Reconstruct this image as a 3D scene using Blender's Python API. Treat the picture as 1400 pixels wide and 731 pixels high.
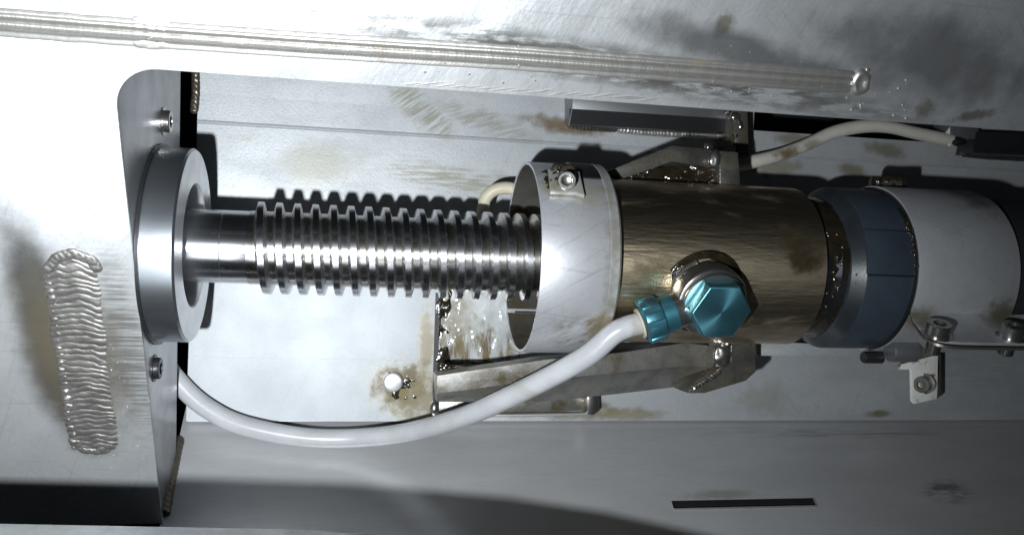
import bpy, bmesh, math, random
from mathutils import Vector, Matrix, noise
random.seed(7)
for o in list(bpy.data.objects): bpy.data.objects.remove(o)
SC = bpy.context.scene
COL = SC.collection
S = 0.0004                       # one working unit = 0.4 mm; everything below is in working units
V = Vector

# ------------------------------------------------------------------ camera
FOC = 1131.0
Xc = V((6100, 197.5, 1131)).normalized()
Yc = V((-Xc.z, 0, Xc.x)).normalized()
Zc = Xc.cross(Yc)
if Zc.y > 0: Zc = -Zc
CAM = V((0, -1150, -22))
right = V((Xc.x, Yc.x, Zc.x)); down = V((Xc.y, Yc.y, Zc.y)); fwd = V((Xc.z, Yc.z, Zc.z))
cam = bpy.data.cameras.new('camera'); co = bpy.data.objects.new('camera', cam); COL.objects.link(co)
m = Matrix((right, -down, -fwd)).transposed().to_4x4()
m.translation = CAM * S
co.matrix_world = m
cam.sensor_width = 36; cam.lens = 36 * FOC / 1400
cam.clip_start = 0.01; cam.clip_end = 50
SC.camera = co
SC.render.resolution_x = 1024; SC.render.resolution_y = 534

# ------------------------------------------------------------------ world, light, exposure
w = bpy.data.worlds.new('World'); SC.world = w; w.use_nodes = True
bg = w.node_tree.nodes['Background']
bg.inputs[0].default_value = (0.75, 0.88, 1.0, 1); bg.inputs[1].default_value = 0.008
LIGHT = V((-160, -1120, -150))
ld = bpy.data.lights.new('flash', 'AREA'); ld.shape = 'DISK'; ld.size = 34 * S; ld.energy = 2.85; ld.spread = math.radians(155)
ld.color = (0.92, 0.97, 1.0)
lo = bpy.data.objects.new('flash', ld); COL.objects.link(lo)
lo.location = LIGHT * S
lo.rotation_euler = (V((-360, 0, 60)) - LIGHT).to_track_quat('-Z', 'Y').to_euler()
SC.view_settings.view_transform = 'Standard'; SC.view_settings.look = 'None'
SC.view_settings.exposure = 0.0; SC.view_settings.gamma = 1.0
SC.render.engine = 'CYCLES'

# ------------------------------------------------------------------ turning image points into points in the place
def ray(x, y): return right * ((x - 700) / FOC) + down * ((y - 365.5) / FOC) + fwd
def at(x, y, Y):
    d = ray(x, y); return CAM + d * ((Y - CAM.y) / d.y)
def atX(x, y, X):
    d = ray(x, y); return CAM + d * ((X - CAM.x) / d.x)
def atpl(x, y, p, n):
    d = ray(x, y); return CAM + d * ((p - CAM).dot(n) / d.dot(n))

# ------------------------------------------------------------------ object helpers
ROOT = {}
def link(o): COL.objects.link(o); return o
def tag(o, label=None, cat=None, group=None, kind=None):
    if label: o['label'] = label
    if cat: o['category'] = cat
    if group: o['group'] = group
    if kind: o['kind'] = kind
    return o
def thing(name, label, cat, base, group=None, rot=None):
    o = link(bpy.data.objects.new(name, None)); o.empty_display_size = 0.01
    mw = (rot.to_4x4() if rot else Matrix.Identity(4)); mw.translation = V(base) * S
    o.matrix_world = mw; ROOT[o] = mw
    return tag(o, label, cat, group)
def make(name, bm, mat, parent=None, base=None, angle=32, bevel=0, kind=None, segs=2):
    """bm in working units, world frame -> one mesh object"""
    if bevel:
        bmesh.ops.remove_doubles(bm, verts=bm.verts, dist=0.01)
        bmesh.ops.recalc_face_normals(bm, faces=bm.faces)
        es = [e for e in bm.edges if len(e.link_faces) == 2 and e.calc_face_angle(0) > 0.5]
        bmesh.ops.bevel(bm, geom=es, offset=bevel, segments=segs, profile=0.5, affect='EDGES', clamp_overlap=True)
    bmesh.ops.recalc_face_normals(bm, faces=bm.faces)
    if parent is not None: mw = ROOT[parent]
    else:
        mw = Matrix.Identity(4)
        if base is not None: mw.translation = V(base) * S
    inv = mw.inverted()
    for v in bm.verts: v.co = inv @ (v.co * S)
    me = bpy.data.meshes.new(name); bm.to_mesh(me); bm.free()
    me.materials.append(mat)
    for p in me.polygons: p.use_smooth = True
    me.set_sharp_from_angle(angle=math.radians(angle))
    o = link(bpy.data.objects.new(name, me))
    if parent is not None: o.parent = parent
    else: o.matrix_world = mw
    ROOT[o] = mw
    if kind: o['kind'] = kind
    return o
def copy_thing(root, delta, label):
    r = link(root.copy()); r.location = root.location + V(delta) * S; r['label'] = label
    for ch in root.children:
        c = link(ch.copy()); c.parent = r
        for g in ch.children:
            d = link(g.copy()); d.parent = c
    return r
def B(): return bmesh.new()

def prism(bm, pts, ext):
    ext = V(ext); a = [bm.verts.new(V(p)) for p in pts]; b = [bm.verts.new(V(p) + ext) for p in pts]
    bm.faces.new(a); bm.faces.new(b[::-1])
    n = len(a)
    for i in range(n): bm.faces.new((a[i], b[i], b[(i + 1) % n], a[(i + 1) % n]))
def box(bm, lo_, hi):
    x0, y0, z0 = lo_; x1, y1, z1 = hi
    prism(bm, [(x0, y0, z0), (x1, y0, z0), (x1, y0, z1), (x0, y0, z1)], (0, y1 - y0, 0))
def frame(axis, ref=(0, 0, 1)):
    a = V(axis).normalized(); r = V(ref)
    if abs(a.dot(r)) > .98: r = V((0, 1, 0))
    u = (r - a * a.dot(r)).normalized(); return a, u, a.cross(u)
def lathe(bm, prof, org=(0, 0, 0), axis=(1, 0, 0), segs=64, a0=0, a1=360, close=False, ref=(0, 0, 1), wob=None):
    """prof: (distance along axis, radius). a0..a1 in degrees, 0 at ref"""
    a, u, v = frame(axis, ref); org = V(org); full = abs(a1 - a0) >= 359.9
    n = segs if full else segs + 1
    rings = []
    for d, r in prof:
        if r < 1e-6: rings.append([bm.verts.new(org + a * d)]); continue
        ring = []
        for k in range(n):
            t = math.radians(a0 + (a1 - a0) * k / segs); rr = r * (wob(t, d) if wob else 1)
            ring.append(bm.verts.new(org + a * d + (u * math.cos(t) + v * math.sin(t)) * rr))
        rings.append(ring)
    prs = list(zip(rings, rings[1:])) + ([(rings[-1], rings[0])] if close else [])
    for p, q in prs:
        for k in range(segs):
            k2 = (k + 1) % n
            if len(p) == 1 and len(q) == 1: continue
            if len(p) == 1: bm.faces.new((p[0], q[k], q[k2]))
            elif len(q) == 1: bm.faces.new((p[k], q[0], p[k2]))
            else: bm.faces.new((p[k], q[k], q[k2], p[k2]))
    if not full and close:
        bm.faces.new([r[0] for r in rings]); bm.faces.new([r[-1] for r in rings][::-1])
def catmull(pts, n=10):
    pts = [V(p) for p in pts]; P = [pts[0] * 2 - pts[1]] + pts + [pts[-1] * 2 - pts[-2]]; out = []
    for i in range(1, len(P) - 2):
        a, b, c, d = P[i - 1:i + 3]
        for k in range(n):
            t = k / n
            out.append(0.5 * ((2 * b) + (c - a) * t + (2 * a - 5 * b + 4 * c - d) * t * t + (3 * b - a - 3 * c + d) * t ** 3))
    return out + [pts[-1]]
def sweep(bm, pts, rad, segs=20):
    pts = [V(p) for p in pts]; n = len(pts); t0 = (pts[1] - pts[0]).normalized()
    _, u, _ = frame(t0); rings = []
    for i in range(n):
        t = (pts[min(i + 1, n - 1)] - pts[max(i - 1, 0)]).normalized()
        u = (u - t * u.dot(t)).normalized(); v = t.cross(u)
        r = rad(i / (n - 1)) if callable(rad) else rad
        rings.append([bm.verts.new(pts[i] + (u * math.cos(a) + v * math.sin(a)) * r) for a in [2 * math.pi * k / segs for k in range(segs)]])
    for p, q in zip(rings, rings[1:]):
        for k in range(segs): bm.faces.new((p[k], q[k], q[(k + 1) % segs], p[(k + 1) % segs]))
    bm.faces.new(rings[0][::-1]); bm.faces.new(rings[-1])
def weld(bm, path, width, height, normal, pitch=7, amp=1.0, chev=0.5, seed=0, step=1.6, across=12, wobble=0.12, prof=None, sink=1.2, ends=True, tilt=0):
    """a raised bead laid along path with crescent ripples"""
    path = [V(p) for p in path]; nrm = V(normal).normalized()
    L = [0]
    for a, b in zip(path, path[1:]): L.append(L[-1] + (b - a).length)
    tot = L[-1]; n = max(6, int(tot / step)); rows = []
    for i in range(n + 1):
        s = tot * i / n; k = 0
        while k < len(L) - 2 and L[k + 1] < s: k += 1
        f = (s - L[k]) / max(1e-6, L[k + 1] - L[k]); p = path[k].lerp(path[k + 1], f)
        t = (path[k + 1] - path[k]).normalized(); side = nrm.cross(t).normalized(); row = []
        e = min(1, max(0, s / (width * .45)), max(0, (tot - s) / (width * .45))) if ends else 1
        ew = math.sqrt(max(0, 1 - (1 - e) ** 2)) * .8 + .2
        nz = noise.noise(V((s * .05, seed * 7.3, 0))); nz2 = noise.noise(V((s * .5 / pitch, seed * 3.1, 4)))
        for j in range(across + 1):
            q = -1 + 2 * j / across; ph = (s + chev * width * .5 * q * q + nz * 3 + noise.noise(V((s * .03, q * 2, seed))) * pitch * .5 + tilt * (noise.noise(V((s * .045, seed * 2.2, 7))) * q * 2.2 + noise.noise(V((s * .09, q * 3.3, seed + 2))) * .9) * pitch) / pitch
            fr = ph - math.floor(ph); wv = (1 - abs(2 * fr - 1) ** 2.6) if amp > .8 else 1 - abs(2 * fr - 1) ** 1.5
            if prof: h = height * prof(q)
            else: h = height * math.sqrt(max(0, 1 - q * q)) ** .8
            edge = (1 - q ** 8)
            h = h * (1 + .15 * nz2) * min(1, e * 1.6 + .05) + amp * (1 + tilt * 1.3 * noise.noise(V((s * .12, q * 1.7, seed + 5)))) * (wv - .4) * edge + noise.noise(V((s * .2, q * 3, seed + 9))) * amp * .5 * edge - sink * (1 - edge)
            wd = width * .5 * ew * (1 + wobble * nz + (.07 * wv if amp > .5 else 0))
            row.append(bm.verts.new(p + side * (q * wd) + nrm * h))
        rows.append(row)
    for a, b in zip(rows, rows[1:]):
        for j in range(across): bm.faces.new((a[j], a[j + 1], b[j + 1], b[j]))
def blob(bm, c, r, sub=2, rough=.35, sq=(1, 1, 1), fr=1.6):
    t = bmesh.ops.create_icosphere(bm, subdivisions=sub, radius=1.0); c = V(c); off = V((random.random() * 50, random.random() * 50, 3))
    for v in t['verts']:
        n = v.co.normalized(); k = 1 + rough * noise.noise(n * fr + off)
        v.co = c + V((n.x * r * sq[0], n.y * r * sq[1], n.z * r * sq[2])) * k
def scatter_blobs(bm, fn, n, r0, r1, sq=(1, 1, 1), sub=2):
    for i in range(n):
        blob(bm, fn(random.random(), random.random()), random.uniform(r0, r1), sub, .45, sq)

# ------------------------------------------------------------------ materials
class NT:
    def __init__(s, name):
        s.m = bpy.data.materials.new(name); s.m.use_nodes = True; s.t = s.m.node_tree; s.t.nodes.clear()
        s.out = s.n('ShaderNodeOutputMaterial'); s.b = s.n('ShaderNodeBsdfPrincipled'); s.l(s.b.outputs[0], s.out.inputs[0])
        g = s.n('ShaderNodeNewGeometry'); k = s.n('ShaderNodeVectorMath'); k.operation = 'SCALE'; k.inputs['Scale'].default_value = 1 / S
        s.l(g.outputs['Position'], k.inputs[0]); s.pos = k.outputs[0]
    def n(s, t): return s.t.nodes.new(t)
    def l(s, a, b): s.t.links.new(a, b)
    def put(s, v, sock):
        if hasattr(v, 'is_linked'): s.l(v, sock)
        else: sock.default_value = (*v, 1) if isinstance(v, tuple) and len(v) == 3 and sock.type == 'RGBA' else v
    def mapping(s, scale=(1, 1, 1), rot=(0, 0, 0), loc=(0, 0, 0), typ='POINT', vec=None):
        if typ == 'POINT' and any(rot): vec = s.turn(rot, vec); rot = (0, 0, 0)
        q = s.n('ShaderNodeMapping'); q.vector_type = typ; s.l(vec or s.pos, q.inputs[0])
        q.inputs['Location'].default_value = loc; q.inputs['Rotation'].default_value = [math.radians(a) for a in rot]; q.inputs['Scale'].default_value = scale
        return q.outputs[0]
    def turn(s, rot, vec=None):
        q = s.n('ShaderNodeMapping'); q.vector_type = 'POINT'; s.l(vec or s.pos, q.inputs[0])
        q.inputs['Rotation'].default_value = [math.radians(a) for a in rot]; return q.outputs[0]
    def noise(s, vec=None, scale=.05, detail=4, rough=.55, dist=0):
        q = s.n('ShaderNodeTexNoise'); s.l(vec or s.pos, q.inputs['Vector']); q.inputs['Scale'].default_value = scale
        q.inputs['Detail'].default_value = detail; q.inputs['Roughness'].default_value = rough; q.inputs['Distortion'].default_value = dist
        return q.outputs['Fac']
    def ramp(s, f, a, b, lo=0., hi=1., smooth=True):
        q = s.n('ShaderNodeMapRange'); q.interpolation_type = 'SMOOTHSTEP' if smooth else 'LINEAR'
        s.l(f, q.inputs[0]); q.inputs[1].default_value = a; q.inputs[2].default_value = b; q.inputs[3].default_value = lo; q.inputs[4].default_value = hi
        return q.outputs[0]
    def math(s, op, a, b=0.):
        q = s.n('ShaderNodeMath'); q.operation = op; s.put(a, q.inputs[0]); s.put(b, q.inputs[1]); return q.outputs[0]
    def mix(s, f, a, b):
        q = s.n('ShaderNodeMix'); q.data_type = 'RGBA'; s.put(f, q.inputs[0]); s.put(a, q.inputs[6]); s.put(b, q.inputs[7]); return q.outputs[2]
    def mixf(s, f, a, b):
        q = s.n('ShaderNodeMix'); s.put(f, q.inputs[0]); s.put(a, q.inputs[2]); s.put(b, q.inputs[3]); return q.outputs[0]
    def spot(s, c, rad, rot=(0, 0, 0), rag=.5, nscale=.06, a=1.05, b=.3, pat=None):
        """soft-edged mask of an ellipsoid with a ragged outline; pat = noise scale that breaks it into streaks"""
        nz = s.noise(scale=nscale, detail=5)
        p = s.mapping(tuple(rad), rot, tuple(c), 'TEXTURE'); ln = s.n('ShaderNodeVectorMath'); ln.operation = 'LENGTH'; s.l(p, ln.inputs[0])
        d = s.math('ADD', ln.outputs['Value'], s.math('MULTIPLY', s.math('SUBTRACT', nz, .5), rag * 2))
        f = s.ramp(d, a, b)
        if pat:
            k = s.noise(s.mapping(pat[0], pat[1] if len(pat) > 1 else (0, 0, 0)), 1, 5, .6)
            lo_, hi_ = pat[2] if len(pat) > 2 else (.38, .58)
            f = s.math('MULTIPLY', f, s.ramp(k, lo_, hi_))
        return f

def film(bm, fn, nu, nv, h, seed, fr=(6, 6), thr=0., fall=True, sink=1.0, rnd=False):
    """a lumpy film: fn(u, v) -> (point, normal); lumps rise where the noise is high, elsewhere it dips under the surface"""
    rows = []
    for i in range(nu + 1):
        row = []
        for j in range(nv + 1):
            u, v = i / nu, j / nv; p, n = fn(u, v)
            z = noise.fractal(V((u * fr[0], v * fr[1], seed * 5.7)), 1.0, 2.0, 4) - thr
            e = (1 - math.hypot(2 * u - 1, 2 * v - 1)) * 2.2 + .25 if rnd else min(u, 1 - u, v, 1 - v) * 6
            if fall and e < 1: z -= (1 - e) * .8
            row.append(bm.verts.new(p + n * (max(-sink, h * (1 - math.exp(-2.2 * z)) if z > 0 else h * z * 2))))
        rows.append(row)
    for a, b in zip(rows, rows[1:]):
        for j in range(nv): bm.faces.new((a[j], a[j + 1], b[j + 1], b[j]))
def hexhead(bm, c, axis, d0, d1, r, cham, rot, sides=6):
    a, u, v = frame(axis); c = V(c)
    ring = lambda d, rr: [bm.verts.new(c + a * d + (u * math.cos(t) + v * math.sin(t)) * rr) for t in [math.radians(rot) + 2 * math.pi * k / sides for k in range(sides)]]
    rs = [ring(d0, r), ring(d1 - cham, r), ring(d1, r - cham)]
    for p, q in zip(rs, rs[1:]):
        for k in range(sides): bm.faces.new((p[k], p[(k + 1) % sides], q[(k + 1) % sides], q[k]))
    bm.faces.new(rs[0][::-1]); bm.faces.new(rs[-1])

def surf(name, col, rough=.4, metal=0., vary=.25, vscale=.02, stretch=(1, 1, 1), srot=(0, 0, 0), bump=.12, bscale=.35, rvar=.12, speck=0.,
         stains_and_reflections=(), scratch=0., scr_rot=(0, 0, 20), coat=0., spec=.5, bstretch=None, patch=None, wet=None, trans=0., sss=0., smet=.1, sdrop=.7, bdist=1.0, aniso=0., wave=None, turned=None):
    t = NT(name); b = t.b; c = col
    vec = t.mapping(stretch, srot)
    n1 = t.noise(vec, vscale, 6, .6)
    c = t.mix(t.ramp(n1, .35, .7), c, tuple(x * (1 - vary) for x in col))
    if speck:
        n2 = t.noise(t.mapping(bstretch or (1, 1, 1), srot), .28, 3, .7)
        c = t.mix(t.ramp(n2, .45, .75, 0, speck), c, tuple(x * .45 for x in col))
    r = t.math('ADD', t.math('MULTIPLY', t.math('SUBTRACT', n1, .5), rvar * 2), rough)
    me = metal
    if patch:                                              # (colour, scale, low, high): blotchy film
        pn = t.noise(t.mapping(patch[4] if len(patch) > 4 else (1, 1, 1)), patch[1], 7, .62, .6)
        pf = t.ramp(pn, patch[2], patch[3]); c = t.mix(pf, c, patch[0]); r = t.mixf(pf, r, .22); me = t.mixf(pf, me, metal * .4)
    if scratch:
        for i, rt in enumerate((scr_rot, (0, scr_rot[1] + 67, 0), (0, scr_rot[1] - 38, 0))):
            k = t.noise(t.mapping((.006, .006, .2), rt, (i * 31, 7, 3)), 1.0, 6, .7)
            c = t.mix(t.ramp(k, .60, .635, 0, scratch), c, tuple(x * .3 for x in col))
    for st in stains_and_reflections:                                      # (centre, radii, rot, colour, strength, roughness, pattern, rag)
        f = t.spot(st[0], st[1], st[2], st[7] if len(st) > 7 else .5, st[8] if len(st) > 8 else .06, pat=st[6] if len(st) > 6 else None)
        f = t.math('MULTIPLY', f, st[4])
        c = t.mix(f, c, st[3]); r = t.mixf(f, r, st[5] if len(st) > 5 and st[5] is not None else .3); me = t.mixf(t.math('MULTIPLY', f, sdrop), me, smet)
    t.put(c, b.inputs['Base Color']); t.put(r, b.inputs['Roughness']); t.put(me, b.inputs['Metallic'])
    b.inputs['Specular IOR Level'].default_value = spec; b.inputs['Coat Weight'].default_value = coat; b.inputs['Coat Roughness'].default_value = .1
    if trans: b.inputs['Transmission Weight'].default_value = trans
    if aniso: b.inputs['Anisotropic'].default_value = aniso
    if turned:
        tg = t.n('ShaderNodeTangent'); tg.direction_type = 'RADIAL'; tg.axis = turned; t.l(tg.outputs[0], b.inputs['Tangent']); b.inputs['Anisotropic Rotation'].default_value = .25
    if sss:
        b.inputs['Subsurface Weight'].default_value = sss; b.inputs['Subsurface Scale'].default_value = 6 * S
        b.inputs['Subsurface Radius'].default_value = (1, 1, 1)
    if bump:
        bn = t.noise(t.mapping(bstretch or (1, 1, 1), srot), bscale, 5, .6)
        q = t.n('ShaderNodeBump'); q.inputs['Strength'].default_value = bump; q.inputs['Distance'].default_value = bdist * S
        t.l(bn, q.inputs['Height']); t.l(q.outputs[0], b.inputs['Normal'])
        if wave:                                           # (scale, height, stretch): slow unevenness of the sheet
            q2 = t.n('ShaderNodeBump'); q2.inputs['Strength'].default_value = 1; q2.inputs['Distance'].default_value = wave[1] * S
            t.l(t.noise(t.mapping(wave[2], srot), wave[0], 2, .5), q2.inputs['Height']); t.l(q2.outputs[0], q.inputs['Normal'])
    return t.m

BROWN = (.16, .11, .045); OLIVE = (.17, .15, .07); DARK = (.03, .027, .02)
#__MAIN__
# ------------------------------------------------------------------ planes of the housing
SX = -256.0                                       # inner face of the side plate
PA = atX(160, 150, SX); PB = atX(222, 715, SX)    # the leaning front edge of the side plate
FT = (PB - PA).normalized(); FN = V((1, 0, 0)).cross(FT).normalized()
if FN.y > 0: FN = -FN                             # towards the viewer
WALL = 185.0
def fp(x, y, lift=0): return atpl(x, y, PA, FN) + FN * lift
LPN = V((0, WALL + 12 - PB.y, -268 - PB.z)); LPN = V((1, 0, 0)).cross(LPN).normalized()
if LPN.z < 0: LPN = -LPN
def lp(x, y, lift=0): return atpl(x, y, PB, LPN) + LPN * lift
def wl(x, y, lift=0): return at(x, y, WALL - lift)

# ------------------------------------------------------------------ materials
wt = fp(100, 480)
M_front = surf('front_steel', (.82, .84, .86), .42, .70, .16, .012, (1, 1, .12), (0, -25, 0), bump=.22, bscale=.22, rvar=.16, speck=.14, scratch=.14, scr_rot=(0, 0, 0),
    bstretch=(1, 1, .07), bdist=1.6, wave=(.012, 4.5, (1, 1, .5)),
    stains_and_reflections=[(fp(50, 400), (44, 90, 150), (0, -8, 0), (.04, .038, .035), .9, .5, None, .25, .03),
            (fp(78, 515), (42, 90, 170), (0, -10, 0), (.06, .055, .05), .9, .5, None, .3, .04),
            (fp(110, 485), (86, 110, 200), (0, -9, 0), (.17, .145, .10), .85, .5, None, .25, .05),
            (fp(174, 470), (34, 120, 220), (0, -6, 0), (.18, .175, .165), .8, .45, ((.012, .3, .3),), .3, .05),
            (fp(130, 610), (40, 30, 26), (0, 0, 0), (.30, .28, .25), .6, .5, None, .4, .08),
            (fp(990, 35), (14, 20, 20), (0, 20, 0), OLIVE, .7, .3, None, .6, .12),
            (fp(1265, 150), (14, 16, 18), (0, 0, 0), OLIVE, .6, .3, None, .6, .12),
            (fp(1330, 158), (40, 18, 8), (0, -12, 0), (.12, .10, .05), .7, .3, None, .5, .12),
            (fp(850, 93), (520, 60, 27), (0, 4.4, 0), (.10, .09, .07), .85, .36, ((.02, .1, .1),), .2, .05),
            (fp(1270, 78), (185, 80, 62), (0, 8, 0), (.13, .13, .135), .7, .33, None, .6, .02),  # dark cloudy reflection painted into the plate colour at upper right
            (fp(1020, 72), (200, 60, 26), (0, 10, 0), (.12, .12, .125), .75, .36, None, .5, .025)], sdrop=.15)  # dark band of that reflection, painted in above the bead
M_side = surf('side_steel', (.50, .505, .52), .36, .95, .15, .02, bump=.06, bscale=.4, speck=.15)
M_wall = surf('wall_steel', (.48, .50, .52), .5, .35, .16, .018, (.5, 1, 1), bump=.16, bscale=.30, rvar=.15, speck=.26, scratch=.12, scr_rot=(0, 0, 0), bdist=1.6,
    patch=((.40, .39, .32), .011, .56, .78, (.45, 1, 1.3)),
    stains_and_reflections=[(wl(575, 150), (90, 40, 30), (0, 38, 0), (.24, .22, .13), .6, .25, ((.02, .2, .25), (0, 38, 0)), .5, .04),
            (wl(660, 165), (120, 40, 22), (0, 18, 0), (.25, .23, .15), .5, .3, ((.02, .2, .25), (0, 18, 0)), .5, .04),
            (wl(620, 245), (150, 40, 30), (0, 6, 0), (.24, .22, .13), .6, .3, ((.02, .2, .2),), .5, .04),
            (wl(775, 172), (90, 40, 18), (0, 5, 0), BROWN, .85, .2, None, .6, .05),
            (wl(430, 220), (80, 40, 40), (0, 0, 0), (.34, .33, .27), .6, .4, None, .6, .04),
            (wl(1210, 205), (55, 40, 18), (0, 10, 0), (.15, .14, .07), .75, .3, None, .5, .04),
            (wl(1165, 232), (40, 40, 16), (0, 10, 0), (.16, .14, .07), .75, .3, None, .6, .06),
            (wl(1085, 190), (50, 40, 13), (0, 0, 0), (.17, .15, .08), .7, .3, None, .6, .06),
            (wl(620, 430), (45, 40, 60), (0, 0, 0), (.27, .22, .13), .55, .12, None, .8, .07),
            (wl(650, 480), (100, 40, 50), (0, 0, 0), (.15, .105, .035), .9, .12, ((.12, .1, .02),), .6, .05),
            (wl(770, 560), (150, 40, 22), (0, 0, 0), (.20, .165, .09), .8, .2, ((.03, .1, .06),), .6, .05),
            (wl(1045, 545), (60, 40, 40), (0, 0, 0), (.30, .29, .25), .6, .3, None, .7, .05),
            (wl(1060, 228), (70, 40, 22), (0, 0, 0), (.20, .18, .11), .7, .25, None, .6, .05),
            (wl(860, 566), (90, 40, 14), (0, 0, 0), (.25, .21, .11), .7, .3, None, .6, .06),
            (wl(1200, 565), (32, 40, 9), (0, -3, 0), (.13, .11, .05), .8, .3, None, .6, .06),
            (wl(1330, 500), (130, 40, 60), (0, 0, 0), (.26, .26, .26), .5, .4, ((.01, .2, .3),), .5, .04)])
M_cover = surf('cover_steel', (.39, .41, .43), .52, .25, .07, .012, bump=.12, bscale=.5, rvar=.06, speck=.12, scratch=.06, scr_rot=(0, 0, 0), bdist=1.4,
    stains_and_reflections=[(wl(546, 522), (66, 40, 50), (0, 0, 0), (.14, .11, .055), .9, .18, None, .75, .05),
            (wl(570, 545), (70, 40, 50), (0, 0, 0), (.26, .22, .12), .75, .15, None, .7, .07),
            (wl(583, 470), (18, 40, 90), (0, 0, 0), (.22, .17, .08), .7, .2, None, .6, .08)])
M_low = surf('lower_steel', (.66, .665, .68), .36, .55, .14, .012, (.25, 1, 1), bump=.05, bscale=.4, rvar=.1, speck=.12, bstretch=(.1, 1, 1),
    stains_and_reflections=[(lp(1300, 672), (60, 60, 22), (0, 0, 0), (.07, .065, .05), .8, .4, ((.02, .1, .1),), .4, .03),
            (lp(1150, 592), (300, 30, 8), (0, 0, 0), (.13, .13, .12), .6, .4, ((.01, .2, .2),), .4, .03),
            (lp(985, 675), (80, 30, 9), (0, 0, 0), (.14, .13, .10), .6, .4, None, .4, .06)])
M_ledge = surf('ledge_steel', (.32, .33, .34), .45, .6, .2, .03, bump=.08, speck=.2)
M_weld = surf('weld_metal', (.29, .28, .265), .50, .72, .45, .03, bump=.30, bscale=.35, patch=((.27, .23, .17), .03, .56, .8))
M_weldtop = surf('weld_bright', (.60, .585, .555), .44, .85, .2, .05, bump=.08, bscale=.5, patch=((.34, .27, .17), .02, .55, .75))
M_weldark = surf('weld_dark', (.17, .15, .12), .35, .8, .3, .06, bump=.2, bscale=.3)
M_void = surf('void_black', (.03, .03, .032), .6, .3, .2, bump=.05)

# ------------------------------------------------------------------ setting: front plate with its cut-out
def slab(name, outline, n, thick, mat, kind='structure', bevel=0):
    bm = B(); prism(bm, outline, n * -thick); return make(name, bm, mat, kind=kind, bevel=bevel)
e_top = fp(250, 98); kT = (e_top - PA).dot(FT)             # cut-out's upper edge along the plate
def fpl(X, t): return V((X, PA.y, PA.z)) + FT * t
Rr = 44; tb = (PB - PA).length
out = [fpl(-760, -430), fpl(1350, -430), fpl(1350, kT)]
out += [fpl(SX + Rr - Rr * math.sin(a), kT + Rr - Rr * math.cos(a)) for a in [math.pi / 2 * k / 12 for k in range(13)]]
out += [fpl(SX, tb), fpl(-760, tb)]
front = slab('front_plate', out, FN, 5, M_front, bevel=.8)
# the long bead along the upper plate: two runs with a restart
def beadprof(q):
    return (.18 + .82 * max(math.exp(-((q + .30) / .13) ** 2), .9 * math.exp(-((q - .22) / .12) ** 2), .35 * math.exp(-((q - .68) / .12) ** 2))) if abs(q) < .93 else 0
def beadprof2(q): return max(0, 1 - q * q) ** .5
bm = B()
weld(bm, [fp(-60, 26), fp(90, 38), fp(215, 47)], 31, 3.6, FN, 4.4, .13, .7, 2, 1.0, 26, .05, beadprof)
weld(bm, [fp(190, 46), fp(420, 62), fp(700, 79), fp(950, 97), fp(1172, 113)], 30, 3.6, FN, 4.4, .13, .7, 3, 1.0, 26, .05, beadprof)
make('weld_bead', bm, M_weldtop, front, angle=60)
bm = B()
lathe(bm, [(-2, 15), (1.5, 14), (4.2, 10.5), (4.6, 8), (2.6, 4.5), (1.6, 0)], fp(1176, 113), FN, 28, wob=lambda t, d: 1 + .16 * math.sin(2 * t + 1) + .06 * math.sin(5 * t))
weld(bm, [fp(1182, 104, -.5), fp(1188, 92, -.5)], 7, 2.2, FN, 5, .4, .5, 5, 1.0, 10, .1)
make('weld_end', bm, M_weldtop, front, angle=60)
bm = B()
weld(bm, [fp(172, 40), fp(205, 47), fp(242, 47)], 38, 1.0, FN, 14, .5, .6, 15, 1.3, 18, .15)
make('weld_restart', bm, M_weldtop, front, angle=60)
# the wide hand-made bead on the left plate
bm = B()
weld(bm, [fp(93, 352), fp(104, 430), fp(115, 520), fp(131, 621)], 60, 1.2, FN, 8.2, .92, -.22, 11, .6, 44, .10, lambda q: max(0, 1 - abs(q) ** 6) ** .7, tilt=.26)
make('weld_patch', bm, M_weld, front, angle=60)
bm = B()
for i in range(26):                                       # toes of the passes along the left side of the bead
    f = i / 25; p = fp(66 + f * 36 + random.uniform(-2, 2), 366 + f * 245)
    blob(bm, p, random.uniform(2.5, 6.5), 2, .5, (1.0, .5, .8))
weld(bm, [fp(62, 372), fp(78, 352), fp(100, 346), fp(126, 356), fp(136, 372)], 14, 2.2, FN, 7, .9, .5, 21, 1.2, 10)
weld(bm, [fp(104, 600), fp(112, 614), fp(132, 617), fp(154, 606)], 10, 2.2, FN, 7, .8, .5, 22, 1.2, 10)
make('weld_toe', bm, M_weld, front, angle=60)
bm = B()
for i in range(70):
    x = random.uniform(520, 1250); y = 80 + (x - 250) * .07 + random.gauss(-10, 24)
    p = fp(x, y)
    if (p - PA).dot(FT) < kT - 4: blob(bm, p, random.uniform(.6, 2.0) * (1.6 if random.random() < .12 else 1), 1, .2)
for i in range(40):
    blob(bm, fp(random.gauss(165, 18), random.uniform(470, 640)), random.uniform(.5, 1.2), 1, .2)
make('weld_spatter', bm, M_weldtop, front, kind='stuff')
bm = B()
for i in range(17):                                       # short burrs from grinding on the lip of the cut-out
    x = 550 + i * 20 + random.uniform(-6, 6); y0 = 98 + (x - 250) * .0696
    a = fp(x, y0 - random.uniform(2, 5), .2); b = fp(x + random.uniform(24, 46), y0 - random.uniform(6, 10), .2)
    if (a - PA).dot(FT) > kT - .5: continue
    sweep(bm, [a, a.lerp(b, .3), a.lerp(b, .6), b], lambda t: .2 + .7 * math.sin(math.pi * min(1, max(0, t))), 6)
make('burr', bm, M_weldtop, front, kind='stuff')

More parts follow.
